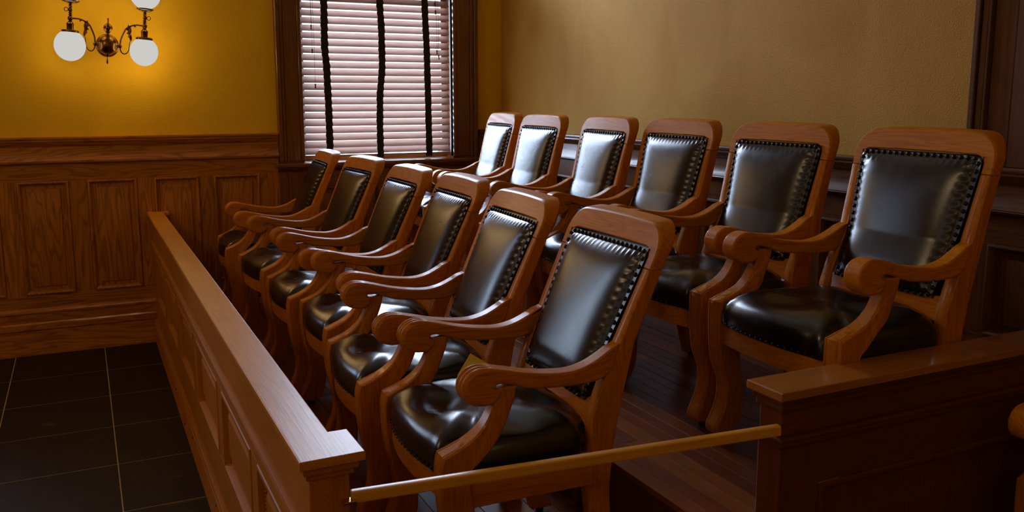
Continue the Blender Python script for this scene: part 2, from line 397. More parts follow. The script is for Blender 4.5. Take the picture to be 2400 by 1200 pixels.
pans = sorted([(-.768-.409*k, -.467-.409*k) for k in range(0, 8)] + [(-.357, -.050), (.058, .351), (.451, .769)])
wainscot(wf, PF, .915+W2+1.572, .912, [p for p in pans if p[0] > .915+W2+1.60], 'x')
wainscot(wf, PF, .915+W2, .913+W2+1.572, [p for p in pans if p[0] > .915+W2+.02 and p[1] < .915+W2+1.55], 'x', top=False)
wainscot(wf, PF, -6.05, .913+W2, [p for p in pans if p[1] < .913+W2-.02], 'x')
base = link('baseboard_far', prof_along(PF, -6.05, .912, [(0, -.03), (0, .020), (.012, .022), (.02, .020), (.165, .018), (.175, .026), (.212, .026), (.222, .014), (.222, -.03)]), PW['x']); tag(base, kind='structure')
# below and right of the window
def under_window():
    P = PF
    def b(name, u0, u1, v0, v1, d1, ax, bev=.002):
        link(name, boxes([(u0, u1, -d1, .03, v0, v1, bev)]), CS[ax] if ax != 'p' else PW['z'], wf)
    b('apron_board', .912, 1.10, .25, 1.17, .0, 'z'); b('apron_rail', 1.10, XR, 1.04, 1.17, .0, 'x'); b('stile', 2.24, 2.42, .25, 1.04, .0, 'z')
    b('apron_rail', 1.10, XR, .25, .56, 0, 'x')
    for a0, a1 in ((1.10, 1.66), (1.70, 2.24), (2.42, XR)):
        me = ringpanel(a1-a0, .48, RAISED, lambda u, v, d, a0=a0: P(a0+u, .56+v, d)); link('panel', me, CS['z'], wf)
    b('stile', 1.66, 1.70, .56, 1.04, 0, 'z')
    for pr, n in (([(1.444, -.03), (1.444, .034), (1.424, .034), (1.424, .028), (1.406, .022), (1.388, .012), (1.38, .004), (1.38, -.03)], 'wainscot_cap'),
                  ([(1.38, -.03), (1.38, .003), (1.318, .008), (1.286, .022), (1.286, -.03)], 'frieze_board'),
                  ([(1.286, -.03), (1.286, .003), (1.17, .003), (1.17, -.03)], 'top_rail')):
        link(n, prof_along(P, 2.50, XR, pr), CS['x'], wf)
under_window()
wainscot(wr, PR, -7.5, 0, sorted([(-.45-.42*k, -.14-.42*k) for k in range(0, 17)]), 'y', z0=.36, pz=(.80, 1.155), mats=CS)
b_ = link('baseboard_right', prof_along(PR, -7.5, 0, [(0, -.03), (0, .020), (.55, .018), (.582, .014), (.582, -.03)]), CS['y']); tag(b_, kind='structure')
# tall panelled casing above the wainscot, right edge of the picture
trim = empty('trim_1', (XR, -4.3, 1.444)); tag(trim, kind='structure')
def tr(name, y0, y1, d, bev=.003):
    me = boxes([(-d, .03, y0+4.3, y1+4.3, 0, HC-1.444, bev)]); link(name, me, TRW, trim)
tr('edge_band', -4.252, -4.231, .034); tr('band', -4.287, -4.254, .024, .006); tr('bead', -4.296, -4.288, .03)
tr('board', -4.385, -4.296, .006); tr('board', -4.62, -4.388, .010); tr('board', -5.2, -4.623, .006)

# ------------------------------------------------------------------ window with its casing
def make_window(wi, off):
    win = empty('window_%d' % wi, (1.69, 0, 1.2)); tag(win, kind='structure')
    def wb(name, lst, m, bev=.002):
        me = boxes([(a-1.69, b-1.69, c, d, e-1.2, f-1.2) for a, b, c, d, e, f in lst], bev=bev); return link(name, me, m, win)
    for s, (x0, x1) in ((1, (.915, 1.10)), (-1, (2.282, 2.485))):
        o_, i_ = (x0, x1) if s == 1 else (x1, x0)
        a = lambda t: o_+(i_-o_)*t
        def seg(t0, t1, d): return (min(a(t0), a(t1)), max(a(t0), a(t1)), -d, .05, 1.235, 3.62)
        wb('side_casing', [seg(0, .16, .034), seg(.16, .30, .022), seg(.30, .86, .012), seg(.86, 1, .018)], CS['z'], .004)
    wb('head_casing', [(.915, 2.485, -.034, .05, 3.58, 3.66), (1.06, 2.32, -.014, .05, 3.42, 3.58)], CS['x'], .004)
    wb('window_stool', [(.885, 2.53, -.055, .13, 1.192, 1.222)], CS['x'], .006)
    me = prof_along(lambda a, v, d: (a-1.69, -d, v-1.2), .90, 2.515, [(1.192, -.03), (1.192, .042), (1.184, .040), (1.176, .028), (1.166, .018), (1.160, .010), (1.16, -.03)]); link('stool_moulding', me, CS['x'], win)
    wb('jamb', [(1.085, 1.10, .0, .25, 1.22, 3.44)], CS['z']); wb('jamb', [(2.282, 2.298, .0, .25, 1.22, 3.44)], CS['z'])
    sash = wb('sash', [(1.10, 1.145, .13, .17, 1.222, 3.43), (2.237, 2.282, .13, .17, 1.222, 3.43), (1.145, 2.237, .13, .17, 1.222, 1.272), (1.145, 2.237, .13, .17, 3.37, 3.43), (1.10, 2.282, .0, .17, 2.505, 2.560)], CS['x'])
    wb('glass_pane', [(1.14, 2.24, .148, .152, 1.268, 2.51)], GLASS, 0); wb('glass_pane', [(1.14, 2.24, .148, .152, 2.55, 3.372)], GLASS, 0)
    win.location.x += off
make_window(1, 0); make_window(2, W2)

# ------------------------------------------------------------------ venetian blind
bl = empty('venetian_blind', (1.69, .05, 2.50))
tag(bl, 'pale wooden venetian blind with three dark tapes hanging in the window', 'blind')
BX0, BX1 = 1.106, 2.266
pitch = .0532; sw = .0615; tilt = math.radians(43)
def slat_mesh():
    prof = []
    for k in range(7):
        t = -1+2*k/6; prof.append((t*sw/2, .0022*(1-t*t)))
    V = []; F = []
    pts = [(a, b+.0013) for a, b in prof]+[(a, b-.0013) for a, b in reversed(prof)]
    for x in (BX0-1.69, BX1-1.69):
        for a, b in pts:
            yy = a*math.sin(tilt)-b*math.cos(tilt); zz = a*math.cos(tilt)+b*math.sin(tilt)
            V.append((x, yy, zz))
    n = len(pts)
    for i in range(n): F.append((i, (i+1) % n, n+(i+1) % n, n+i))
    F.append(tuple(range(n))); F.append(tuple(range(n, 2*n)))
    return mesh_from(V, F, smooth=30)
sm_ = slat_mesh(); z = 1.302; k = 0
while z < 2.45:
    o = link('slat', sm_, SLAT, bl, (0, 0, z-2.50)); o.rotation_euler = (random.uniform(-.03, .03), random.uniform(-.0018, .0018), 0)
    z += pitch*(1 if k > 0 else .9); k += 1
link('bottom_rail', boxes([(BX0-1.69, BX1-1.69, -.026, .02, 1.258-2.50, 1.273-2.50, .003)]), SLAT, bl)
link('head_rail', boxes([(BX0-1.69, BX1-1.69, -.03, .03, 2.455-2.50, 2.50-2.50, .003)]), SLAT, bl)
TP = [[(1.284, 2.40), (1.280, 2.065), (1.291, 1.9), (1.296, 1.6), (1.297, 1.262)], [(1.707, 2.42), (1.716, 2.19), (1.716, 1.96), (1.692, 1.666), (1.688, 1.50), (1.688, 1.258)], [(2.065, 2.43), (2.078, 1.96), (2.083, 1.6), (2.086, 1.262)]]
for q, tp in enumerate(TP):
    tp = [(tp[0][0]-.004, 2.47)]+tp; V = []; F = []
    n = 130
    for i in range(n+1):
        zz = 2.47+(1.250-2.47)*i/n
        for (xa, za), (xb, zb) in zip(tp, tp[1:]):
            if zb <= zz <= za or (xb, zb) == tp[-1]:
                f = min(1, max(0, (za-zz)/(za-zb))); f = f*f*(3-2*f); xc = xa+(xb-xa)*f
                if zb <= zz: break
        wv = .0045*math.sin((zz-1.302)/pitch*2*PI); hw = .026+.001*math.sin(zz*37+q)
        yy = -.030+wv*.6
        dx = .0016*math.sin(zz/pitch*2*PI+q)
        V += [(xc-hw+dx-1.69, yy, zz-2.50), (xc+hw+dx-1.69, yy, zz-2.50), (xc+hw+dx-1.69, yy+.002, zz-2.50), (xc-hw+dx-1.69, yy+.002, zz-2.50)]
        if i:
            a = (i-1)*4; b2 = i*4
            for e in range(4): F.append((a+e, a+(e+1) % 4, b2+(e+1) % 4, b2+e))
    F += [(0, 1, 2, 3), tuple(range(n*4, n*4+4))]
    tpo = link('ladder_tape', mesh_from(V, F, smooth=60), TAPE, bl)
    # tape wrapped round the bottom rail
    xx = tp[-1][0]-1.69
    link('tape_end', boxes([(xx-.024, xx+.026, -.034, .024, 1.243-2.50, 1.262-2.50, .003)]), TAPE, tpo)
tas = lathe([(.0, .030), (.0065, .030), (.007, .026), (.0045, .016), (.005, .008), (.0075, .002), (.0075, 0), (0, 0)], 12)
TASM = simple('tassel_wood', (.10, .03, .02), .4)
for x, zt in ((1.180, 2.187), (1.183, 2.016), (1.197, 1.765), (2.140, 2.388), (2.145, 2.330), (2.153, 2.030), (2.167, 1.990)):
    c = link('pull_cord', tube([(x-1.69-.004, -.045, 0), (x-1.69, -.05, (zt+.03-2.50)*.5), (x-1.69, -.05, zt+.028-2.50)], .0011, 6), simple('cord_brown', (.06, .03, .02), .8) if 'cord_brown' not in bpy.data.materials else bpy.data.materials['cord_brown'], bl)
    link('tassel', tas, TASM, c, (x-1.69, -.05, zt-2.50))

# ------------------------------------------------------------------ wall lamp
PXM = .00254
LY = -.115
lamp = empty('wall_lamp', (-.176, LY, 2.033)); lamp.rotation_euler = (0, math.radians(4.6), 0); lamp.scale = (1, 1, 1.06)
tag(lamp, 'bronze two-armed wall lamp with white glass globes on the ochre wall', 'lamp')
U = PXM
def L3(u, w_, y=0): return (u*U, y, w_*U)
RX = Matrix.Rotation(PI/2, 4, 'X')
bm = bmesh.new()
lathe([(0, .085), (24*U, .085), (27*U, .078), (27.5*U, .07), (25*U, .066), (25*U, .0)][::-1], 40, Matrix.Translation((0, .115, 0)) @ RX, bm)
bmesh.ops.recalc_face_normals(bm, faces=bm.faces); me = bpy.data.meshes.new('part'); finish(bm, me, 40)
link('back_plate', me, BRONZE, lamp)
def ball(r, c, seg=28, sq=1.0):
    return [(r*math.sin(PI*i/seg*1.0), c-r*sq*math.cos(PI*i/seg)) for i in range(seg+1)]
link('centre_ball', lathe([(a*U, b*U) for a, b in ball(23.5, 0)], 36), BRONZE, lamp)
link('upper_finial', lathe([(a*U, b*U) for a, b in [(5, 22), (6, 24), (3.4, 26), (3.4, 28), (5, 29.5)]+ball(11, 40.5, 16)[2:-2]+[(3, 51.5), (2.2, 53), (1.6, 57), (2.6, 58.5), (2, 60), (2.8, 62), (1.8, 64), (0, 64.6)]], 24), BRONZE, lamp)
link('lower_finial', lathe([(a*U, b*U) for a, b in [(0, -46), (1.6, -43), (2.6, -38), (2.8, -34), (1.6, -31), (1.4, -28), (3.0, -26.5), (4, -24.5), (6, -22.5)]], 20), BRONZE, lamp)
for s in (-1, 1):
    arm = empty('arm', (0, 0, 0)); arm.parent = lamp
    RY = Matrix.Rotation(s*PI/2, 4, 'Y')
    bm = bmesh.new(); lathe([(a*U, b*U) for a, b in [(7, 20), (7, 22), (5, 23), (4.2, 25)]+ball(4.6, 29, 12)[2:]], 20, RY, bm)
    bmesh.ops.recalc_face_normals(bm, faces=bm.faces); me = bpy.data.meshes.new('part'); finish(bm, me, 40); link('side_knob', me, BRONZE, arm)
    up = spline([(29, 0), (30.5, 16), (37, 33), (43, 44), (55, 51.5), (68, 55), (86, 54)], 6)
    link('arm_tube', tube([L3(s*a, b) for a, b in up], 2.0*U, 12), BRONZE, arm)
    lo = spline([(29.5, -3), (31, -11), (36, -16.5), (43, -16), (49, -9), (50.5, 1), (51.5, 10), (54, 17)], 6)
    link('scroll_tube', tube([L3(s*a, b) for a, b in lo], [U*(1.7-.9*i/(len(lo)-1)) for i in range(len(lo))], 10), BRONZE, arm)
    leaf = spline([(53, 15), (50, 22), (46.5, 24, 1), (48, 30), (43, 32, 1), (46, 38), (42.5, 41, 1), (45, 47), (47, 54), (50, 51), (57, 54), (62, 54), (66, 50.5), (64, 49), (59, 51), (54, 48.5), (55.5, 40), (54.5, 32), (56.5, 24), (56, 17)], 4, True)
    me = slab([(a*U, b*U) for a, b in leaf], [(-.008, .001), (-.004, 0), (.004, 0), (.008, .001)], lambda a, b, t, s=s: (s*a, t-.004*math.sin(a*300), b)); link('acanthus_leaf', me, BRONZE, arm)
    px_ = s*86
    link('stem', lathe([(a*U, b*U) for a, b in [(5, 44), (4, 46), (6, 47.5)]+ball(6.2, 54, 14)[2:-2]+[(3.4, 60.5), (5.5, 62), (3, 64), (4.5, 67), (3.2, 69), (4.6, 71), (4.6, 77), (3, 79), (5.2, 81), (3.4, 83), (4.2, 86), (2.6, 88), (6.5, 91), (0, 91)]], 20), BRONZE, arm, L3(px_, 0))
    key = [(math.cos(t)*4.4, math.sin(t)*4.4) for t in [2*PI*i/18 for i in range(19)]]
    link('valve_key', tube([L3(px_+s*9.5+a, 74+b) for a, b in key], .9*U, 8), BRONZE, arm)
    link('socket', lathe([(a*U, b*U) for a, b in [(0, 24), (8.2, 24), (8.2, 38), (8.8, 39), (8.8, 42), (6, 45), (4, 47), (0, 47)]], 24), BRONZE, arm, L3(px_, 0))
    R = 36.5 if s < 0 else 34.5; zc = -9 if s < 0 else -7
    link('shade_holder', lathe([(a*U, b*U) for a, b in [(0, 27), (18, 27), (20.5, 25.5), (20.5, 20.5), (19, 19.5), (0, 21)]], 32), BRONZE, arm, L3(px_, 0))
    a0 = math.asin(18/R)
    pr = [(R*math.sin(t), zc+R*math.cos(t)*1.0) for t in [a0+(PI-a0)*i/30 for i in range(31)]]
    pr = [(18, 22)]+pr; pr[-1] = (0, pr[-1][1])
    g = link('glass_globe', lathe([(a*U, b*U) for a, b in pr], 48), GLOBE, arm, L3(px_, 0)); g['label'] = 'white lit glass globe'
    # upper gas shade: gallery ring with spring wires and an open glass globe
    link('gallery_ring', lathe([(a*U, b*U) for a, b in [(18.5, 96.5), (20.5, 96), (21, 94.5), (20, 93), (18, 93), (17.5, 95), (18.5, 96.5)]], 36), BRONZE, arm, L3(px_, 0))
    bm = bmesh.new()
    for q in range(4):
        t0 = q*PI/2+.4
        tube([(math.cos(t0)*r_*U, math.sin(t0)*r_*U, z_*U) for r_, z_ in ((19, 94), (14, 90.5), (8, 89), (3, 89))], .5*U, 6, bm)
    me = bpy.data.meshes.new('part'); bmesh.ops.recalc_face_normals(bm, faces=bm.faces); finish(bm, me, 50); link('spring_wires', me, BRONZE, arm, L3(px_, 0))
    pr = [(16, 95), (16.5, 99)]+[(37*math.sin(t), 131-37*math.cos(t)) for t in [.50+(PI-.95)*i/24 for i in range(25)]]
    link('upper_globe', lathe([(a*U, b*U) for a, b in pr], 40), GLOBE, arm, L3(px_, 0))
    for zz, e in ((zc, 8.8), (131, 7.6)):
        l = bpy.data.lights.new('lamp_light', 'POINT'); l.energy = e; l.color = (1, .66, .30); l.shadow_soft_size = 46*U
        o = bpy.data.objects.new('lamp_light', l); COL.objects.link(o); o.parent = arm; o.location = L3(px_, zz)

# ------------------------------------------------------------------ jury rail (front), runs from the window wall towards the camera
RY1 = -4.677
jr = empty('jury_rail', (.05, -2.3, 0)); tag(jr, 'long oak panelled rail in front of the front-row chairs', 'rail')
def jb(name, lst, m, bev=.003, par=jr, seg=2):
    me = boxes([(a-.05, b-.05, c+2.3, d+2.3, e, f) for a, b, c, d, e, f in lst], bev=bev, seg=seg); return link(name, me, m, par)
# cap: one board, wider at its near end
def extrude_xy(out, z0, z1, r):
    return slab(out, rnd(z0, z1, r), lambda a, b, t: (a-.05, b+2.3, t), 50)
cap = [(0, 0), (0, RY1), (.147, RY1), (.147, RY1+.148), (.102, RY1+.148), (.102, -.07), (.14, -.07), (.14, 0)]
link('cap', extrude_xy(cap, .897, .919, .003), RC, jr)
link('cap_moulding', extrude_xy([(.010, 0), (.010, RY1+.012), (.135, RY1+.012), (.135, RY1+.136), (.092, RY1+.136), (.092, 0)], .878, .897, .004), RW['y'], jr)
link('cap_moulding', extrude_xy([(.018, 0), (.018, RY1+.022), (.126, RY1+.022), (.126, RY1+.126), (.086, RY1+.126), (.086, 0)], .862, .878, .004), RW['y'], jr)
jb('frieze_board', [(.026, .080, RY1+.03, -.001, .715, .864)], RW['y'])
link('ledge_moulding', mesh_from(*(lambda pr: ([(x-.05, y+2.3, z_) for y in (RY1+.03, -.001) for x, z_ in pr], [(i, (i+1) % len(pr), len(pr)+(i+1) % len(pr), len(pr)+i) for i in range(len(pr))]+[tuple(range(len(pr))), tuple(range(len(pr), 2*len(pr)))]))([(.08, .722), (.028, .722), (.016, .716), (.012, .708), (.014, .702), (.024, .694), (.026, .685), (.08, .685)]), smooth=30), RW['y'], jr)
pys = [(-.245-.755*k, -.87-.755*k) for k in range(0, 5)]+[(-3.99, -4.55)]
pys = [(-.255, -.875), (-1.0, -1.60), (-1.74, -2.36), (-2.50, -3.13), (-3.26, -3.86), (-3.98, -4.53)]
jb('top_rail', [(.024, .080, RY1+.03, -.001, .640, .686)], RW['y']); jb('bottom_rail', [(.024, .080, RY1+.03, -.001, .17, .345)], RW['y'])
jb('inner_board', [(.052, .082, RY1+.03, -.001, .20, .70)], RW['y'])
st = [-.001]+[e for p in pys for e in p]+[RY1+.03]
for k in range(0, len(st), 2): jb('stile', [(.0245, .078, st[k+1], st[k], .345, .640)], RW['z'])
bead = bmesh.new()
for y0, y1 in pys:
    h = .295
    me = ringpanel(y0-y1, h, [(0, 0), (.003, .004), (.012, .005), (.018, -.006), (.022, -.018), (.055, -.018), (.075, -.008), (.08, -.008)], lambda u, v, d, y1=y1: (.0245-d-.05, y1+u+2.3, .345+v))
    link('panel', me, RW['z'], jr)
    for yb in (y0-.028, y1+.028):
        zz = .375
        while zz < .612:
            r = bmesh.ops.create_icosphere(bead, subdivisions=1, radius=.0055, matrix=Matrix.Translation((.040-.05, yb+2.3, zz))); zz += .0125
me = bpy.data.meshes.new('part'); finish(bead, me, 0); o = link('bead_row', me, RW['z'], jr); o['kind'] = 'stuff'
jb('base_board', [(.006, .080, RY1+.03, -.001, 0, .135)], RW['y'])
link('base_moulding', mesh_from(*(lambda pr: ([(x-.05, y+2.3, z_) for y in (RY1+.03, -.001) for x, z_ in pr], [(i, (i+1) % len(pr), len(pr)+(i+1) % len(pr), len(pr)+i) for i in range(len(pr))]+[tuple(range(len(pr))), tuple(range(len(pr), 2*len(pr)))]))([(.08, .172), (.022, .172), (.018, .160), (.010, .150), (.008, .135), (.08, .135)]), smooth=30), RW['y'], jr)
jb('end_post', [(.030, .118, RY1+.032, RY1+.118, 0, .864)], RW['z'])
jb('latch_plate', [(.098, .126, RY1+.010, RY1+.034, .795, .801)], BRASS, .001)
bolt = lathe([(.0, .004), (.005, .003), (.007, 0)], 10)
for yy, zz in ((-.30, .09), (-.65, .087), (-1.485, .105), (-1.909, .05), (-2.28, .11), (-3.065, .115), (-3.8, .11)):
    o = link('bolt', bolt, BOLT, jr, (.006-.05, yy+2.3, zz)); o.rotation_euler = (0, -PI/2, 0)

# ------------------------------------------------------------------ gate bar and side partition
SX, SY = 1.184, -4.87
A = Vector((.119, -4.645, .803)); B = Vector((SX+.020, -4.845, .846)); D = (B-A)
gb = link('gate_bar', boxes([(0, D.length, -.011, .011, -.014, .014, .004)], seg=2), BARM, None, A)
gb.rotation_euler = (0, -math.asin(D.z/D.length), math.atan2(D.y, D.x))
tag(gb, 'thin yellowish wooden bar across the opening between rail end and side partition', 'bar')
sp = empty('side_partition', (1.9, -4.81, 0)); tag(sp, 'dark wooden panelled partition with a broad cap at the lower right', 'partition')
def sb(name, lst, m, bev=.003):
    me = boxes([(a-1.9, b-1.9, c+4.81, d+4.81, e, f) for a, b, c, d, e, f in lst], bev=bev, seg=2); return link(name, me, m, sp)
SZ = .953
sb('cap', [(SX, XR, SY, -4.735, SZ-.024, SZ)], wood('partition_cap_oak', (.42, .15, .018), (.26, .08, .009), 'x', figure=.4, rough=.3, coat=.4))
sb('cap_moulding', [(SX+.010, XR, SY+.010, -4.745, SZ-.042, SZ-.024)], DW['x'], .004)
sb('cap_moulding', [(SX+.018, XR, SY+.018, -4.752, SZ-.062, SZ-.042)], DW['x'], .005)
sb('frieze_board', [(SX+.028, XR, SY+.028, -4.76, .822, SZ-.058)], DW['x'])
sb('ledge_moulding', [(SX+.012, XR, SY+.012, -4.752, .808, .822)], DW['x'], .005)
sb('ledge_moulding', [(SX+.019, XR, SY+.019, -4.756, .788, .808)], DW['x'], .006)
sb('post', [(SX+.026, SX+.17, SY+.026, -4.76, 0, .79)], DW['z'])
sb('top_rail', [(SX+.17, XR, SY+.028, -4.76, .668, .79)], DW['x']); sb('bottom_rail', [(SX+.17, XR, SY+.028, -4.76, 0, .22)], DW['x'])
sb('stile', [(XR-.14, XR, SY+.028, -4.76, .22, .668)], DW['z'])
me = ringpanel(XR-.14-SX-.17, .448, [(0, 0), (.004, .006), (.014, .007), (.022, -.004), (.030, -.018), (.10, -.018), (.13, -.008), (.14, -.008)], lambda u, v, d: (SX+.17+u-1.9, SY+.028-d+4.81, .22+v))
link('panel', me, DW['z'], sp)

# ------------------------------------------------------------------ platforms with planks
def platform(name, label, x0, x1, y0, y1, z, pw, seedv):
    o = empty(name, ((x0+x1)/2, (y0+y1)/2, 0)); tag(o, label, 'platform')
    cx, cy = (x0+x1)/2, (y0+y1)/2
    link('riser', boxes([(x0-cx+.012, x1-cx, y0-cy+.012, y1-cy, 0, z-.020)]), DW['y'], o)
    rr = random.Random(seedv); n = max(1, round((x1-x0)/pw)); w_ = (x1-x0)/n
    for i in range(n):
        cuts = sorted([y0, y1, rr.uniform(y0+.6, y1-.6), rr.uniform(y0+.6, y1-.6)]) if i else [y0, y1]
        for a, b in zip(cuts, cuts[1:]):
            if b-a < .15: b = b
            link('plank', boxes([(-w_/2+.0004, w_/2-.0004, -(b-a)/2+.0004, (b-a)/2-.0004, -.022, 0, .0015)]), PLANK, o, (x0+(i+.5)*w_-cx, (a+b)/2-cy, z+rr.uniform(-.0006, .0004)))
    return o
ZF, ZB = .256, .510
platform('lower_platform', 'low wooden platform carrying the front row of chairs behind the rail', .084, 1.138, -4.55, -.03, ZF, .081, 3)
platform('upper_platform', 'raised plank platform carrying the back row of chairs along the right wall', 1.13, XR-.025, -4.755, -.03, ZB, .062, 5)

# ------------------------------------------------------------------ the armchairs
def lin(z, tab):
    if z <= tab[0][0]: return tab[0][1]
    for (a, b), (c, d) in zip(tab, tab[1:]):
        if z <= c: return b+(d-b)*(z-a)/(c-a)
    return tab[-1][1]
def make_chair(name, row, short=False):
    root = empty(name)
    F = row == 'F'; sl = .44 if F else .245
    # front and rear faces of the back, as x(z)
    xf_t = [(.0, -.035), (.03, -.04), (.15, -.072), (.25, -.089), (.32, -.096), (.42, -.088), (.53, -.085), (.60, -.062), (.66, -.038), (.742, 0), (1.1, .358*sl)]
    xb_t = [(.0, .042), (.03, .036), (.12, .005), (.23, -.017), (.32, -.02), (.42, -.011), (.49, .0), (.56, .012), (.66, .036), (.742, .055), (.95, .208*sl+.046), (1.1, .358*sl+.040)]
    xf = lambda z: lin(z, xf_t); xb = lambda z: lin(z, xb_t)
    yo = lambda z: .270+max(0, (z-.742))*.036      # outer half width
    # --- arms
    top = [(.004, .744, 1), (-.028, .733), (-.054, .718), (-.108, .695), (-.175, .686), (-.28, .699), (-.369, .721), (-.412, .731), (-.445, .733), (-.474, .721), (-.491, .697), (-.491, .667), (-.475, .643), (-.445, .630), (-.412, .629), (-.390, .640), (-.380, .655), (-.384, .667), (-.395, .673), (-.392, .682), (-.372, .683), (-.345, .676), (-.288, .657), (-.215, .648), (-.14, .644), (-.08, .645), (-.045, .655), (-.02, .672, 1)]
    if short: top = [(a, b, *r) for a, b, *r in top]
    out = spline(top, 5, True)
    def arm_place(sd):
        def f(a, b, t):
            u = min(1, max(0, -a/.49)); o_ = .271+.036*u**.8; i_ = .229+.016*u
            if a < -.36: i_ = .245
            y = i_+(o_-i_)*t
            return (a, sd*y, b)
        return f
    def ribs(t):
        def g(a, b):
            base = {0: .006, 1: .006}.get(t, 0)
            if not F: return base
            wgt = max(0, min(1, (-a-.405)/.035)) * max(0, min(1, (b-.60)/.06))
            ph = (t*3) % 1 if t < 1 else 1
            lobe = abs(2*ph-1)**2.2
            return base*(1-wgt)+.0125*wgt*lobe
        return g
    ts = [0, .03, .07, .12, .17, .22, .27, .305, .3334, .36, .40, .45, .5, .55, .60, .64, .6667, .695, .73, .78, .83, .88, .93, .97, 1]
    sl_ = [(t, (lambda a, b, t=t: ribs(t)(a, b)+(.0015 if t in (.03, .97) else 0))) for t in ts]
    for s in (-1, 1):
        m = slab(out, sl_, arm_place(s), 50); link('armrest', m, CW['x'], root)
    # --- front legs running up into the arm supports
    k = .62 if short else 1
    leg = [(-.546, .503, 1), (-.553, .47), (-.553, .42), (-.549, .36), (-.538, .29), (-.520, .21), (-.524, .14), (-.546, .085), (-.560, .055), (-.553, .030), (-.53, .022, 1), (-.482, .022, 1), (-.466, .05), (-.450, .10), (-.446, .17), (-.450, .26), (-.460, .35), (-.469, .42), (-.468, .45), (-.446, .470), (-.410, .505), (-.376, .548), (-.352, .60), (-.338, .64), (-.332, .672, 1), (-.388, .672, 1), (-.396, .640), (-.410, .603), (-.434, .566), (-.470, .536), (-.512, .516)]
    if not F: leg = [(a+.006*(b < .5) + (.012 if b < .25 else 0) + (.014 if b > .53 else 0), b, *r) for a, b, *r in leg]
    if short: leg = [((a+.332)*.8-.262, b, *r) for a, b, *r in leg]
    lo = spline(leg, 4, True)
    for s in (-1, 1):
        def pl(a, b, t, s=s):
            u_ = min(1, max(0, (b-.50)/.08)); o_ = .305-.009*u_; i_ = .238+.014*u_
            return (a, s*(i_+(o_-i_)*t), b)
        def bead(t):
            def g(a, b):
                base = .004 if t in (0, 1) else 0
                fr = 1 if (a < lo_mid(b)) else 0
                return base+(.003*fr if (.78 < t < .84 or .16 < t < .22) else 0)
            return g
        def lo_mid(b): return (-.50 if b < .5 else -.50+(b-.5)*.62)*(1)
        m = slab(lo, [(0, .005), (.08, 0), (.15, 0), (.19, bead(.19)), (.23, 0), (.77, 0), (.81, bead(.81)), (.85, 0), (.92, 0), (1, .005)], pl, 45)
        L_ = link('front_leg', m, CW['z'], root)
        gx = min(a for a, b in lo if b < .1)
        link('glide', lathe([(.0, 0), (.013, 0), (.015, .008), (.011, .024), (0, .024)], 16), BLACK, L_, (gx+.05, s*.272, 0))
    # --- rear legs running up into the back posts
    zs = [.02, .05, .10, .15, .20, .25, .32, .38, .43, .49, .53, .56, .60, .64, .68, .71, .742, .80, .86, .92, .952]
    ol = [(xf(z), z) for z in zs]+[(xb(z), z) for z in reversed(zs)]
    for s in (-1, 1):
        def pl(a, b, t, s=s):
            o_ = yo(b); i_ = .226 if b < .742 else .226+(b-.742)*.07
            return (a, s*(i_+(o_-i_)*t), b)
        L_ = link('back_leg', slab(ol, [(0, .004), (.1, 0), (.9, 0), (1, .004)], pl, 45), CW['z'], root)
        link('glide', lathe([(.0, 0), (.013, 0), (.015, .008), (.011, .022), (0, .022)], 16), BLACK, L_, (.0, s*.25, 0))
    # --- crest: inverted U
    r = .085; cr = []
    W0 = yo(.952); W1 = .280
    cr.append((W0, .952))
    for i in range(9):
        a = PI/2*i/8; cr.append((W1-r+r*math.cos(a), 1.080-r+r*math.sin(a)))
    for yv in (.14, .07, 0, -.07, -.14): cr.append((yv, 1.080+.004*(1-(yv/.2)**2)))
    for i in range(9):
        a = PI/2*(1-i/8); cr.append((-(W1-r+r*math.cos(a)), 1.080-r+r*math.sin(a)))
    cr.append((-W0, .952)); inn = .2407
    cr.append((-inn, .952)); rr = .03
    for i in range(7):
        a = PI/2*i/6; cr.append((-(inn-rr+rr*math.cos(a)), 1.010-rr+rr*math.sin(a)))
    for yv in (-.1, 0, .1): cr.append((yv, 1.012))
    for i in range(7):
        a = PI/2*(1-i/6); cr.append(((inn-rr+rr*math.cos(a)), 1.010-rr+rr*math.sin(a)))
    cr.append((inn, .952))
    def crp(a, b, t):
        x0 = xf(b)+.010*max(0, (b-1.0)/.08)**2*0; x1 = xb(b)+.024*max(0, (b-.965)/.115)**1.3
        x = x0+(x1-x0)*t
        z = b+(.006*t if b > 1.05 else 0)
        return (x, a, z)
    link('crest_rail', slab(cr, [(0, .0055), (.05, .0018), (.12, 0), (.35, 0), (.65, 0), (.9, 0), (1, .005)], crp, 50), CW['y'], root)
    # --- lower cross rail of the back, arched below
    br = [(.228, .574), (-.228, .574), (-.228, .498)]+[(y_, .498+.028*(1-(y_/.2)**2)) for y_ in (-.19, -.14, -.08, 0, .08, .14, .19)]+[(.228, .498)]
    link('back_rail', slab(br, [(0, .003), (.15, 0), (.85, 0), (1, .003)], lambda a, b, t: (xf(b)+.006+.030*t, a, b), 40), CW['y'], root)
    # --- upholstered back
    nu, nv = 34, 44; z0, z1 = .566, 1.008; V = []; Fc = []
    rg = random.Random(11)
    def bpt(u, v):
        zz = z0+(z1-z0)*(v+1)/2; hw = .204+(.240-.204)*min(1, max(0, (zz-.57)/.40))
        # round the corners of the cover
        cu = max(0, abs(v)-.90)/.10; hw2 = hw-.022*cu**2.2
        y = hw2*u
        uu = min(1, abs(u)/.925); vv = min(1, abs(v)/.955)
        pf = (1-uu**6)**.75*(1-vv**8)**.75
        h = .005+.026*pf+.012*pf*(1-u*u)*(1-v*v)
        tu = max(0, 1-abs((1-abs(v))-.10)/.07)*math.sin(u*hw/.026*2*PI)*.0022
        tv = max(0, 1-abs((1-abs(u))-.14)/.09)*math.sin(zz/.026*2*PI)*.0018
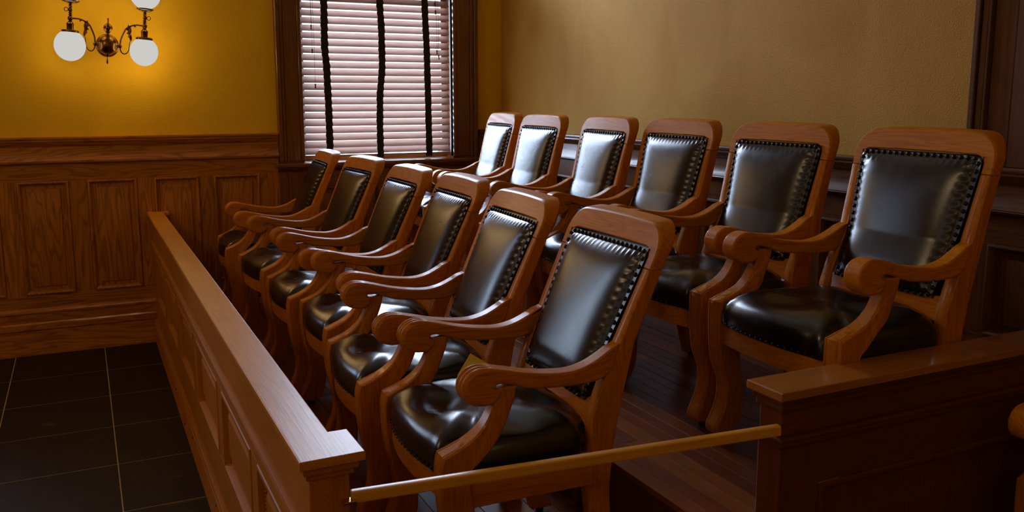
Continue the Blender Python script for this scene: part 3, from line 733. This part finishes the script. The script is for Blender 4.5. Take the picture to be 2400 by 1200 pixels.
        return (xf(zz)-h+tu+tv, y, zz)
    for j in range(nv*2+1):
        for i in range(nu*2+1):
            u = -1+i/nu; v = -1+j/nv; u = math.copysign(1-(1-abs(u))**1.5, u); v = math.copysign(1-(1-abs(v))**1.5, v)
            V.append(bpt(u, v))
    W_ = nu*2+1
    for j in range(nv*2):
        for i in range(nu*2): Fc.append((j*W_+i, j*W_+i+1, (j+1)*W_+i+1, (j+1)*W_+i))
    # board behind
    bk = []
    for v_ in (z0, .78, z1):
        hw = .204+(.240-.204)*min(1, max(0, (v_-.57)/.40)); bk.append((v_, hw))
    o0 = len(V)
    for v_, hw in bk:
        V += [(xf(v_)-.004, -hw, v_), (xf(v_)-.004, hw, v_), (xf(v_)+.035, hw, v_), (xf(v_)+.035, -hw, v_)]
    for q in range(2):
        for e in range(4):
            if e == 0: continue
            Fc.append((o0+q*4+e, o0+q*4+(e+1) % 4, o0+q*4+4+(e+1) % 4, o0+q*4+4+e))
    back = link('back_cushion', mesh_from(V, Fc, smooth=60), LEATHER, root)
    # nails round it
    bm = bmesh.new()
    def nail(p, n, rad=.0078):
        M = Matrix.Translation(p) @ Vector((0, 0, 1)).rotation_difference(Vector(n)).to_matrix().to_4x4()
        lathe([(rad, 0), (rad*.85, rad*.42), (rad*.45, rad*.68), (.0001, rad*.75)], 8, M, bm)
    nsp = .0255
    def walk(pts, fn):
        acc = 0
        for a, b in zip(pts, pts[1:]):
            d = math.dist(a, b)
            while acc < d:
                t = acc/d; fn(tuple(a[q]+(b[q]-a[q])*t for q in range(len(a)))); acc += nsp
            acc -= d
    per = []
    for i in range(41): v = -1+i/20; per.append((.972, v*.975))
    for i in range(21): per.append((.972-i*1.944/20, .978))
    for i in range(41): v = 1-i/20; per.append((-.972, v*.975))
    for i in range(21): per.append((-.972+i*1.944/20, -.978))
    pp = []
    for u, v in per:
        q = bpt(u*.985, v*.992); pp.append((xf(q[2])-.005, q[1], q[2]))
    walk(pp, lambda p: nail(p, (-1, 0, .3)))
    bmesh.ops.recalc_face_normals(bm, faces=bm.faces)
    me = bpy.data.meshes.new('part'); finish(bm, me, 60); o = link('nail_trim', me, NAIL, back); o['kind'] = 'stuff'
    # --- seat
    sx = lambda x: x*(.80 if short else 1)
    def fx(y): return -.536-.030*(1-min(1, abs(y)/.235)**2)
    plan = [(fx(y), y) for y in [-.233+.466*i/10 for i in range(11)]]
    plan += [(-.468, .235), (-.462, .276), (-.40, .286), (-.30, .287), (-.20, .283), (-.135, .277), (-.112, .258), (-.092, .226), (-.066, .20), (-.052, .14), (-.046, .05)]
    plan += [(x, -y) for x, y in reversed(plan[11:])]
    # resample
    P2 = spline(plan, 4, True); P2 = [(sx(a), b) for a, b in P2]; n = len(P2)
    cx_ = sx(-.30)
    prof = [(1.0, .430, 0), (1.004, .444, 0), (1.006, .462, 0), (1.0, .480, .02), (.985, .495, .04), (.955, .512, .10), (.90, .525, .2), (.80, .536, .35), (.65, .543, .5), (.45, .546, .7), (.22, .546, .85)]
    V = []; Fc = []
    for s_, z_, sm2 in prof:
        for (a, b) in P2:
            dx, dy = a-cx_, b; R_ = math.hypot(dx, dy); ax_ = sx(.25); ay = .268
            th = math.atan2(dy/ay, dx/ax_); ex, ey = ax_*math.cos(th)*1.0, ay*math.sin(th)
            px2 = dx*(1-sm2)+ex*sm2; py2 = dy*(1-sm2)+ey*sm2
            X, Y = cx_+px2*s_, py2*s_
            q = max(0, 1-s_*.98)
            dz = 0
            if z_ > .50:
                fade = min(1, (1-s_)/.25)
                dz = fade*(.008*math.sin(X*19+1.3)*math.cos(Y*15+.4)+.005*math.sin(X*33+Y*23)-.012*math.exp(-((X+.28)**2+Y**2)/.02)+.010*math.exp(-((X+.45)**2+(abs(Y)-.12)**2)/.004))
            V.append((X, Y, z_+dz))
    for k2 in range(len(prof)-1):
        for i in range(n): Fc.append((k2*n+i, k2*n+(i+1) % n, (k2+1)*n+(i+1) % n, (k2+1)*n+i))
    Fc.append(tuple(range((len(prof)-1)*n, len(prof)*n))); Fc.append(tuple(range(n)))
    seat = link('seat', mesh_from(V, Fc, smooth=70), LEATHER, root)
    bm = bmesh.new()
    walk([(sx(fx(y)-.004), y, .437) for y in [-.228+.456*i/24 for i in range(25)]], lambda p: nail(p, (-1, 0, 0), .0045))
    for s in (-1, 1): walk([(sx(-.45+.32*i/16), s*.2895, .437) for i in range(17)], lambda p: nail(p, (0, s, 0), .0045))
    bmesh.ops.recalc_face_normals(bm, faces=bm.faces); me = bpy.data.meshes.new('part'); finish(bm, me, 60)
    o = link('seat_nails', me, NAIL, seat); o['kind'] = 'stuff'
    # --- seat rails
    ys = [-.24+.48*i/12 for i in range(13)]
    V = []; Fc = []
    for y in ys:
        x_ = sx(fx(y)+.004); x2 = x_+.024
        for x, z_ in ((x_, .366), (x_, .432), (x2, .432), (x2, .366)): V.append((x, y, z_+(.0 if z_ > .4 else -.006*(y/.24)**2)))
    for q in range(12):
        for e in range(4): Fc.append((q*4+e, q*4+(e+1) % 4, q*4+4+(e+1) % 4, q*4+4+e))
    Fc += [(0, 1, 2, 3), (48, 49, 50, 51)]
    link('front_rail', mesh_from(V, Fc, smooth=30), CW['y'], root)
    for s in (-1, 1):
        a, b = sorted((s*.258, s*.284))
        link('side_rail', boxes([(sx(-.475), -.085, a, b, .338, .432, .003)]), CW['x'], root)
    link('rear_rail', boxes([(-.075, -.048, -.23, .23, .36, .432, .003)]), CW['y'], root)
    return root
def copy_tree(o, parent=None):
    c = o.copy(); COL.objects.link(c)
    if parent is not None: c.parent = parent
    for ch in list(o.children): copy_tree(ch, c)
    return c
K = 1.03; CX, CY = -.379, -6.498
FR = [(.941, -4.236, -2.24), (.923, -3.604, -4.2), (.990, -2.868, -2.5), (.965, -2.244, -.6), (.960, -1.473, 3.5), (.921, -.735, -3.0)]
BR = [(1.994, -4.516, -1.6), (2.020, -3.839, .65), (2.045, -3.147, -.1), (2.016, -2.560, -4.4), (2.013, -1.847, -1.5), (2.049, -1.220, -5.7)]
pos = ['nearest the camera', 'second from the camera', 'third from the camera', 'fourth from the camera', 'fifth from the camera', 'farthest, beside the window']
for rowname, rows, zz, kind in (('front', FR, ZF, 'F'), ('back', BR, ZB, 'B')):
    proto = None
    for i, (x, y, a) in enumerate(rows):
        if proto is None: o = proto = make_chair('oak_armchair', kind)
        else: o = copy_tree(proto)
        o.location = (CX+(x-CX)*K, CY+(y-CY)*K, zz+.001); o.rotation_euler = (0, 0, math.radians(a))
        if rowname == 'front':
            lab = ['front-row oak armchair nearest the camera, yellow card on its black seat', 'front-row oak armchair second from the camera behind the yellow card', 'front-row oak armchair third from the camera, black leather seat', 'front-row oak armchair fourth from the camera, third from the window wall', 'front-row oak armchair next to last before the window wall', 'front-row oak armchair farthest away, against the panelled window wall'][i]
        else:
            lab = ['back-row oak armchair nearest the camera, behind the side partition cap', 'back-row oak armchair second from the camera', 'back-row oak armchair third from the camera along the right wall', 'back-row oak armchair fourth from the camera, third from the window', 'back-row oak armchair second from the window, bluish sheen on its back', 'back-row oak armchair nearest the window corner'][i]
        tag(o, lab, 'chair', 'oak armchairs in the '+rowname+' row')

# ------------------------------------------------------------------ yellow card on the nearest front seat
yc = link('yellow_card', boxes([(-.04, .04, -.001, .001, -.04, .04, .0004)]), YEL); tag(yc, 'small yellow card standing on the nearest front-row leather seat', 'card')
yc.location = (.690, -4.045, .848); yc.rotation_euler = (math.radians(-12), math.radians(33), math.radians(-20))
link('printed_field', boxes([(-.030, .030, -.0016, -.0010, -.030, .030)]), YEL2, yc)

# ------------------------------------------------------------------ armchair at the right edge, mostly out of frame
CHAIR_R = True
if CHAIR_R:
    d = link('side_dais', boxes([(1.72, XR-.03, -5.75, -4.885, 0, .10, .004)]), DW['x']); tag(d, 'low dark wooden dais in front of the side partition', 'dais')
    o = make_chair('oak_armchair', 'B', short=True); o.location = (2.44, -5.27, .10)
    tag(o, 'oak armchair at the right edge of the picture, only its arm end in view', 'chair')
